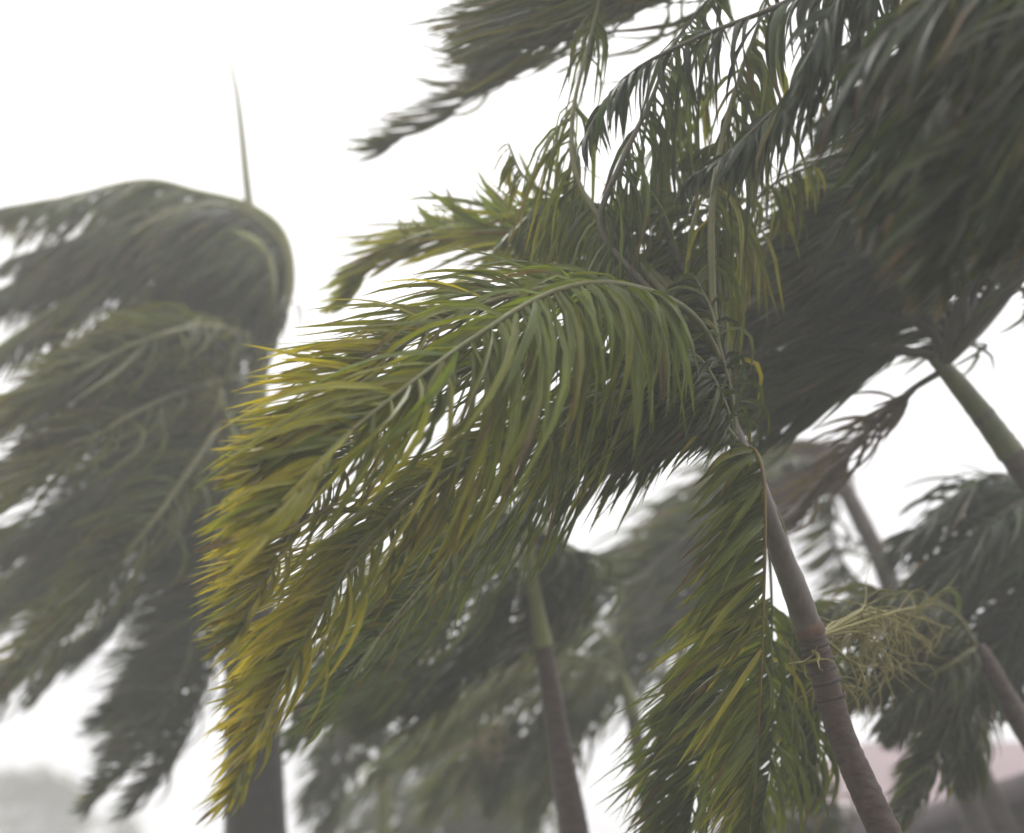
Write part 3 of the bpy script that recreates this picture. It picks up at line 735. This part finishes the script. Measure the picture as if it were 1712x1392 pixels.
# ------------------------------------------------------------------ PALM D: slim trunk in the middle
D_tr = [(908, 1075, 9.5), (922, 1160, 9.5), (938, 1260, 9.5), (960, 1392, 9.5), (985, 1540, 9.5)]
pd = palm_root('palm_tree', base_of(D_tr), 'slim palm in the middle with green shaft above a pale-edged brown trunk')
trunk(pd, D_tr, [0.12, 0.135, 0.16, 0.20, 0.21], M_bark_r, ring=0.003, step=0.09)
trunk(pd, [(883, 905, 9.5), (887, 940, 9.5), (893, 990, 9.5), (901, 1040, 9.5), (908, 1078, 9.5)], [0.06, 0.075, 0.09, 0.105, 0.125], M_shaft, name='crownshaft', ground=False)
spear(pd, [(884, 910, 9.5), (879, 860, 9.5), (872, 810, 9.5), (868, 770, 9.5)], 0.022, M_shaft)
KD = (885, 915, 9.5)
kd = dict(light=-0.05, rach=M_rachis, spread=0.45, r0=0.02)
for i, (P, sw, L, y) in enumerate([
    ([KD, (840, 880, 9.5), (770, 890, 9.5), (690, 950, 9.5), (620, 1050, 9.5), (560, 1150, 9.5), (500, 1240, 9.5)], (-0.9, -1, 0), 0.6, 0.08),
    ([KD, (850, 900, 9.8), (790, 930, 9.9), (720, 1010, 9.9), (660, 1100, 9.9), (600, 1190, 9.9)], (-0.9, -1, 0), 0.6, 0.05),
    ([KD, (860, 930, 9.3), (810, 970, 9.2), (740, 1050, 9.2), (660, 1130, 9.2), (570, 1190, 9.2)], (-1, -0.6, 0), 0.6, 0.05),
    ([KD, (850, 860, 9.6), (800, 840, 9.7), (740, 870, 9.8), (690, 940, 9.8)], (-0.8, -1, 0), 0.5, 0.05),
    ([KD, (905, 885, 9.6), (935, 900, 9.7), (938, 960, 9.8), (915, 1030, 9.8)], (-0.8, -1, 0), 0.45, 0.05),
    ([KD, (930, 920, 9.6), (980, 930, 9.8), (960, 1000, 9.9), (890, 1060, 9.9), (800, 1120, 9.9)], (-1, -0.6, 0), 0.55, 0.06),
    ([KD, (870, 960, 9.7), (830, 1030, 9.8), (780, 1100, 9.9), (700, 1150, 9.9), (620, 1210, 9.9)], (-1, -0.7, 0), 0.6, 0.05),
]):
    frond(pd, P, sweep=sw, L=L * 1.1, W=0.032, n=270, yellow=y, bend=0.85, fan=0.45, seed=80 + i, bare=0.1, leaf=M_near if i in (0, 1, 2) else M_left, **kd)

# ------------------------------------------------------------------ PALM E: behind, right of the leaning trunk
E_tr = [(1445, 880, 13), (1478, 950, 13), (1500, 1010, 13), (1545, 1120, 13), (1640, 1400, 13)]
pe = palm_root('palm_tree', base_of(E_tr), 'thin-stemmed palm seen through the gap right of the nearest trunk, grey fronds')
trunk(pe, E_tr, [0.16, 0.19, 0.2, 0.21, 0.24], M_bark, ring=0.003)
trunk(pe, [(1398, 785, 13), (1412, 815, 13), (1447, 885, 13)], [0.09, 0.14, 0.165], M_shaft_g, name='crownshaft', ground=False)
KE = (1402, 792, 13)
ke = dict(leaf=M_left, rach=M_rachis_d, spread=0.45, r0=0.03)
for i, (P, sw, L, y) in enumerate([
    ([KE, (1380, 750, 13), (1330, 738, 13), (1270, 770, 13), (1200, 850, 13), (1130, 960, 13), (1060, 1080, 13)], (-1, -0.7, 0), 0.7, 0.15),
    ([KE, (1360, 780, 13.3), (1290, 800, 13.3), (1210, 870, 13.3), (1120, 990, 13.3), (1030, 1110, 13.3), (940, 1210, 13.3)], (-1, -0.7, 0), 0.7, 0.05),
    ([KE, (1370, 800, 12.8), (1310, 850, 12.8), (1240, 940, 12.8), (1150, 1050, 12.8), (1050, 1150, 12.8), (950, 1230, 12.8)], (-1, -0.7, 0), 0.7, 0.05),
    ([KE, (1350, 770, 13), (1280, 760, 13), (1180, 830, 13), (1100, 900, 13), (1030, 960, 13)], (-0.7, -1, 0), 0.5, 0.05),
    ([KE, (1390, 850, 13), (1395, 910, 13), (1430, 965, 13), (1480, 1000, 13)], (-1, -0.35, 0), 0.5, 0.15),
    ([(1500, 960, 12.8), (1450, 915, 12.8), (1415, 895, 12.8)], (-1, 0.2, 0), 0.15, 0.05),
    ([KE, (1385, 765, 12.6), (1345, 760, 12.5), (1310, 790, 12.5), (1285, 850, 12.5)], (-0.5, -1, 0), 0.5, 0.05),
    ([(1440, 730, 12.4), (1400, 755, 12.4), (1360, 790, 12.4), (1320, 850, 12.4)], (-1, -0.4, 0), 0.55, 0.05),
    ([KE, (1350, 790, 13.5), (1270, 830, 13.5), (1180, 930, 13.5), (1100, 1040, 13.5), (1020, 1140, 13.5)], (-1, -0.7, 0), 0.8, 0.05),
    ([KE, (1330, 770, 12), (1220, 830, 11.5), (1110, 930, 11.2), (1000, 1010, 11), (870, 1075, 11), (740, 1120, 11), (620, 1160, 11)], (-1, -0.35, 0), 0.5, 0.05),
    ([KE, (1340, 750, 13.6), (1250, 760, 13.7), (1150, 810, 13.8), (1070, 890, 13.8), (1000, 990, 13.8), (950, 1090, 13.8)], (-0.8, -1, 0), 0.75, 0.08),
    ([KE, (1350, 780, 13.9), (1270, 800, 14), (1180, 850, 14), (1110, 930, 14), (1060, 1030, 14)], (-0.8, -1, 0), 0.85, 0.05),
]):
    frond(pe, P, sweep=sw, L=L, W=0.04, n=260 if i not in (4, 5) else (90 if i == 4 else 16), yellow=y, bend=0.8, fan=0.5, seed=100 + i, bare=0.1,
          leaf=M_pink if i in (6, 7) else M_left, rach=M_rachis_d, spread=0.45, r0=0.03)

# ------------------------------------------------------------------ PALM F: right edge
F_tr = [(1830, 960, 9.5), (1870, 1080, 9.5), (1930, 1300, 9.5)]
pf = palm_root('palm_tree', base_of(F_tr), 'palm reaching in from the right edge, blue-green fronds below the slanting green trunk')
trunk(pf, F_tr, [0.16, 0.18, 0.2], M_bark, ring=0.003)
trunk(pf, [(1780, 820, 9.5), (1800, 870, 9.5), (1832, 965, 9.5)], [0.08, 0.13, 0.165], M_shaft, name='crownshaft', ground=False)
KF = (1782, 825, 9.5)
for i, (P, sw, L, y) in enumerate([
    ([KF, (1720, 800, 9.5), (1640, 803, 9.5), (1570, 850, 9.5), (1500, 925, 9.5)], (-0.9, -1, 0), 0.5, 0.03),
    ([KF, (1730, 830, 9.3), (1660, 870, 9.2), (1590, 940, 9.2), (1530, 1030, 9.2)], (-0.9, -1, 0), 0.55, 0.03),
    ([KF, (1750, 860, 9.6), (1700, 920, 9.7), (1640, 1000, 9.7), (1590, 1090, 9.7)], (-0.9, -1, 0), 0.6, 0.03),
    ([KF, (1760, 890, 9.4), (1730, 970, 9.4), (1690, 1060, 9.4), (1650, 1150, 9.4)], (-0.9, -1, 0), 0.6, 0.03),
    ([KF, (1770, 900, 9.6), (1760, 1000, 9.7), (1730, 1090, 9.7), (1700, 1180, 9.7)], (-0.9, -1, 0), 0.6, 0.03),
    ([KF, (1740, 850, 9.8), (1680, 880, 9.8), (1610, 920, 9.8), (1560, 990, 9.8)], (-0.9, -0.8, 0), 0.5, 0.03),
]):
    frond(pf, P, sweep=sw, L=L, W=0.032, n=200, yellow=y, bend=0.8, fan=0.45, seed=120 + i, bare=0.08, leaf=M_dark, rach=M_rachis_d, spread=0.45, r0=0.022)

# ------------------------------------------------------------------ PALM H: behind the flower stalks
H_tr = [(1662, 1130, 8.6), (1690, 1180, 8.6), (1740, 1260, 8.5), (1820, 1400, 8.4)]
ph = palm_root('palm_tree', base_of(H_tr), 'low palm behind the tangled ochre flower stalks, fronds drooping toward the pink roof')
trunk(ph, H_tr, [0.12, 0.14, 0.15, 0.16], M_bark_r, ring=0.003)
trunk(ph, [(1632, 1078, 8.6), (1645, 1100, 8.6), (1664, 1134, 8.6)], [0.08, 0.11, 0.125], M_bark_r, name='crownshaft', ground=False)
KH = (1634, 1082, 8.6)
for i, (P, sw, L, y) in enumerate([
    ([KH, (1590, 1020, 8.6), (1510, 995, 8.6), (1430, 1000, 8.6), (1370, 1040, 8.6), (1330, 1110, 8.6)], (-0.6, -1, 0), 0.45, 0.1),
    ([KH, (1580, 1060, 8.7), (1500, 1060, 8.8), (1430, 1100, 8.8), (1370, 1170, 8.8)], (-0.5, -1, 0), 0.5, 0.1),
    ([KH, (1590, 1110, 8.4), (1530, 1150, 8.4), (1480, 1220, 8.4)], (-0.5, -1, 0), 0.35, 0.1),
    ([KH, (1610, 1150, 8.5), (1580, 1230, 8.5), (1540, 1310, 8.5), (1490, 1380, 8.5)], (-0.7, -1, 0), 0.32, 0.08),
    ([KH, (1630, 1150, 8.6), (1620, 1230, 8.6), (1600, 1310, 8.6)], (-0.2, -1, 0), 0.35, 0.08),
    ([KH, (1600, 1090, 8.9), (1540, 1090, 8.9), (1480, 1130, 8.9), (1420, 1170, 8.9)], (-0.5, -1, 0), 0.35, 0.1),
]):
    frond(ph, P, sweep=sw, L=L, W=0.030, n=190, yellow=y, bend=0.8, fan=0.45, seed=140 + i, bare=0.06, leaf=M_left, rach=M_rachis, spread=0.5, r0=0.018)

# slim blurred stem in front of the house
Q_tr = [(1625, 1250, 12), (1650, 1320, 12), (1682, 1392, 12), (1720, 1480, 12)]
pq = palm_root('palm_tree', base_of(Q_tr), 'slim grey stemmed palm standing in front of the pink roof')
trunk(pq, Q_tr, [0.16, 0.19, 0.22, 0.22], M_bark, ring=0.002)
trunk(pq, [(1600, 1180, 12), (1612, 1215, 12), (1626, 1255, 12)], [0.08, 0.13, 0.16], M_shaft_g, name='crownshaft', ground=False)
for i, P in enumerate([
    [(1602, 1185, 12), (1570, 1160, 12), (1530, 1180, 12), (1500, 1240, 12)],
    [(1602, 1185, 12), (1640, 1170, 12), (1650, 1220, 12), (1645, 1280, 12)],
    [(1602, 1185, 12), (1580, 1210, 12), (1550, 1270, 12), (1520, 1330, 12)],
]):
    frond(pq, P, sweep=(-0.6, -1, 0), L=0.4, W=0.03, n=90, yellow=0.1, seed=160 + i, bare=0.1, leaf=M_left, spread=0.5, r0=0.02)

# ------------------------------------------------------------------ PALM L: yellow-green behind the slim trunk
L_tr = [(1058, 1190, 12), (1070, 1270, 12), (1092, 1392, 12), (1120, 1500, 12)]
pl = palm_root('palm_tree', base_of(L_tr), 'yellow-green palm behind the slim middle trunk, with peach flower stalks')
trunk(pl, L_tr, [0.12, 0.14, 0.155, 0.16], M_bark, ring=0.002)
trunk(pl, [(1040, 1125, 12), (1048, 1155, 12), (1059, 1195, 12)], [0.065, 0.105, 0.125], M_shaft, name='crownshaft', ground=False)
KL = (1042, 1130, 12)
for i, (P, sw, L, y) in enumerate([
    ([KL, (1020, 1070, 12), (965, 1043, 12), (890, 1070, 12), (800, 1140, 12), (710, 1220, 12), (620, 1290, 12)], (-0.7, -1, 0), 0.7, 0.2),
    ([KL, (1010, 1110, 11.8), (950, 1095, 11.8), (870, 1110, 11.8), (780, 1170, 11.8), (690, 1260, 11.8)], (-0.8, -1, 0), 0.75, 0.6),
    ([KL, (1010, 1130, 12.2), (940, 1140, 12.2), (860, 1190, 12.2), (780, 1270, 12.2), (720, 1360, 12.2)], (-0.8, -1, 0), 0.8, 0.35),
    ([KL, (1000, 1150, 12), (940, 1190, 12), (880, 1260, 12), (830, 1340, 12)], (-0.8, -1, 0), 0.8, 0.15),
    ([KL, (1010, 1160, 12.2), (970, 1220, 12.2), (930, 1290, 12.2), (890, 1380, 12.2)], (-0.8, -1, 0), 0.6, 0.1),
]):
    frond(pl, P, sweep=sw, L=L * 0.8, light=0.3, W=0.034, n=230, yellow=y, bend=0.85, fan=0.45, seed=180 + i, bare=0.08, leaf=M_far, spread=0.5, r0=0.024)
M_peach = simple('flower_stalk_peach', (0.30, 0.21, 0.14), (0.38, 0.28, 0.18), 20, 0.6)
flower(pl, (845, 1225, 11.6), [(790, 1250, 11.6), (800, 1235, 11.5), (840, 1275, 11.6)], 8, n_twig=9, L=0.22, mat=M_peach, r=0.006)

# ------------------------------------------------------------------ PALM M: low crown at the bottom
Mm_tr = [(900, 1420, 18), (915, 1520, 18), (925, 1600, 18)]
pm = palm_root('palm_tree', base_of(Mm_tr), 'misty palm crown low in the picture between the thick trunk and the slim middle trunk')
trunk(pm, Mm_tr, [0.2, 0.24, 0.25], M_bark, ring=0.002)
KM = (900, 1420, 18)
for i, P in enumerate([
    [KM, (890, 1330, 18), (840, 1270, 18), (760, 1250, 18), (670, 1270, 18), (590, 1330, 18), (530, 1400, 18)],
    [KM, (880, 1350, 17.6), (820, 1300, 17.6), (740, 1300, 17.6), (650, 1340, 17.6), (570, 1400, 17.6)],
    [KM, (870, 1370, 18.4), (800, 1340, 18.4), (720, 1350, 18.4), (640, 1400, 18.4)],
    [KM, (860, 1390, 18), (790, 1380, 18), (720, 1400, 18), (650, 1440, 18)],
    [KM, (910, 1330, 18.2), (900, 1260, 18.2), (840, 1215, 18.2), (760, 1220, 18.2), (690, 1260, 18.2)],
]):
    frond(pm, P, sweep=(-0.8, -1, 0), L=0.85, W=0.05, n=220, yellow=0.08, bend=0.85, fan=0.45, seed=200 + i, bare=0.08, leaf=M_far, spread=0.5, r0=0.03, rows=7)
M2_tr = [(640, 1290, 14), (640, 1392, 14), (642, 1480, 14)]
pn = palm_root('palm_tree', base_of(M2_tr), 'small palm just right of the thick dark trunk, drooping grey fronds with a green stem')
trunk(pn, M2_tr, [0.12, 0.14, 0.15], M_shaft, ring=0.002)
for i, P in enumerate([
    [(638, 1280, 14), (640, 1180, 14), (610, 1160, 14), (570, 1230, 14), (540, 1330, 14)],
    [(638, 1280, 14), (620, 1200, 14), (580, 1220, 14), (540, 1290, 14), (510, 1370, 14)],
    [(638, 1280, 14), (660, 1180, 14), (700, 1130, 14), (650, 1130, 14), (590, 1190, 14)],
    [(638, 1280, 14), (600, 1260, 14), (570, 1310, 14), (550, 1400, 14)],
]):
    frond(pn, P, sweep=(-0.7, -1, 0), L=0.5, W=0.036, n=110, yellow=0.06, bend=0.8, fan=0.45, seed=220 + i, bare=0.1, leaf=M_left, spread=0.5, r0=0.02)

# fronds low in front of the house
G_tr = [(1400, 1440, 11), (1405, 1520, 11), (1410, 1600, 11)]
pg = palm_root('palm_tree', base_of(G_tr), 'short palm at the bottom edge in front of the house, only frond tips showing')
trunk(pg, G_tr, [0.12, 0.14, 0.15], M_bark, ring=0.002)
for i, P in enumerate([
    [(1400, 1430, 11), (1390, 1360, 11), (1350, 1310, 11), (1300, 1330, 11), (1280, 1390, 11)],
    [(1400, 1430, 11), (1400, 1350, 11), (1380, 1290, 11), (1350, 1270, 11), (1320, 1300, 11)],
    [(1400, 1430, 11), (1370, 1390, 11), (1330, 1380, 11), (1290, 1420, 11)],
]):
    frond(pg, P, sweep=(-0.6, -1, 0), L=0.32, W=0.036, n=60, yellow=0.2, bend=0.75, fan=0.45, seed=240 + i, bare=0.15, leaf=M_left, spread=0.5, r0=0.018)

# ------------------------------------------------------------------ far misty palms bottom left
J_tr = [(150, 1400, 85), (155, 1450, 85), (158, 1500, 85)]
pj = palm_root('palm_tree', base_of(J_tr), 'far palm fading into the mist in the bottom left corner')
trunk(pj, J_tr, [0.4, 0.45, 0.5], M_bark)
KJ = (148, 1395, 85)
for i, P in enumerate([
    [KJ, (140, 1330, 85), (90, 1300, 85), (20, 1292, 85), (-50, 1310, 85)],
    [KJ, (120, 1340, 85), (60, 1320, 85), (0, 1325, 85), (-60, 1360, 85)],
    [KJ, (110, 1370, 85), (50, 1360, 85), (-10, 1370, 85), (-60, 1400, 85)],
    [KJ, (90, 1390, 85), (40, 1395, 85), (-20, 1420, 85)],
    [KJ, (150, 1350, 86), (110, 1310, 86), (60, 1305, 86), (10, 1340, 86)],
]):
    frond(pj, P, sweep=(-0.7, -1, 0), L=2.1, W=0.16, n=190, yellow=0.05, bend=0.85, fan=0.45, seed=260 + i, bare=0.06, leaf=M_far, spread=0.5, r0=0.08, rows=5)
J2 = [(232, 1430, 90), (234, 1470, 90), (236, 1500, 90)]
pk = palm_root('palm_tree', base_of(J2), 'faint far palm tip just left of the thick dark trunk, nearly lost in mist')
trunk(pk, J2, [0.4, 0.45, 0.5], M_bark)
for i, P in enumerate([
    [(232, 1425, 90), (230, 1380, 90), (205, 1360, 90), (170, 1375, 90)],
    [(232, 1425, 90), (225, 1395, 90), (200, 1390, 90), (170, 1410, 90)],
]):
    frond(pk, P, sweep=(-0.5, -1, 0), L=1.5, W=0.16, n=60, yellow=0.05, seed=280 + i, bare=0.1, leaf=M_far, spread=0.5, r0=0.08, rows=5)

# ------------------------------------------------------------------ haze
hb = [(x, y, z) for z in (-1.0, 11.5) for (x, y) in ((-60, -8), (60, -8), (60, 110), (-60, 110))]
Fb = [(0, 3, 2, 1), (4, 5, 6, 7), (0, 1, 5, 4), (1, 2, 6, 5), (2, 3, 7, 6), (3, 0, 4, 7)]
mh = bpy.data.materials.new('haze'); mh.use_nodes = True
mh.node_tree.nodes.clear()
ho = mh.node_tree.nodes.new('ShaderNodeOutputMaterial')
pv = mh.node_tree.nodes.new('ShaderNodeVolumePrincipled')
pv.inputs['Color'].default_value = (1.0, 0.99, 1.0, 1)
pv.inputs['Density'].default_value = 0.0100
pv.inputs['Anisotropy'].default_value = 0.2
mh.node_tree.links.new(pv.outputs[0], ho.inputs['Volume'])
add('haze', mesh_from('haze', hb, Fb, mh, smooth=False), kind='stuff')
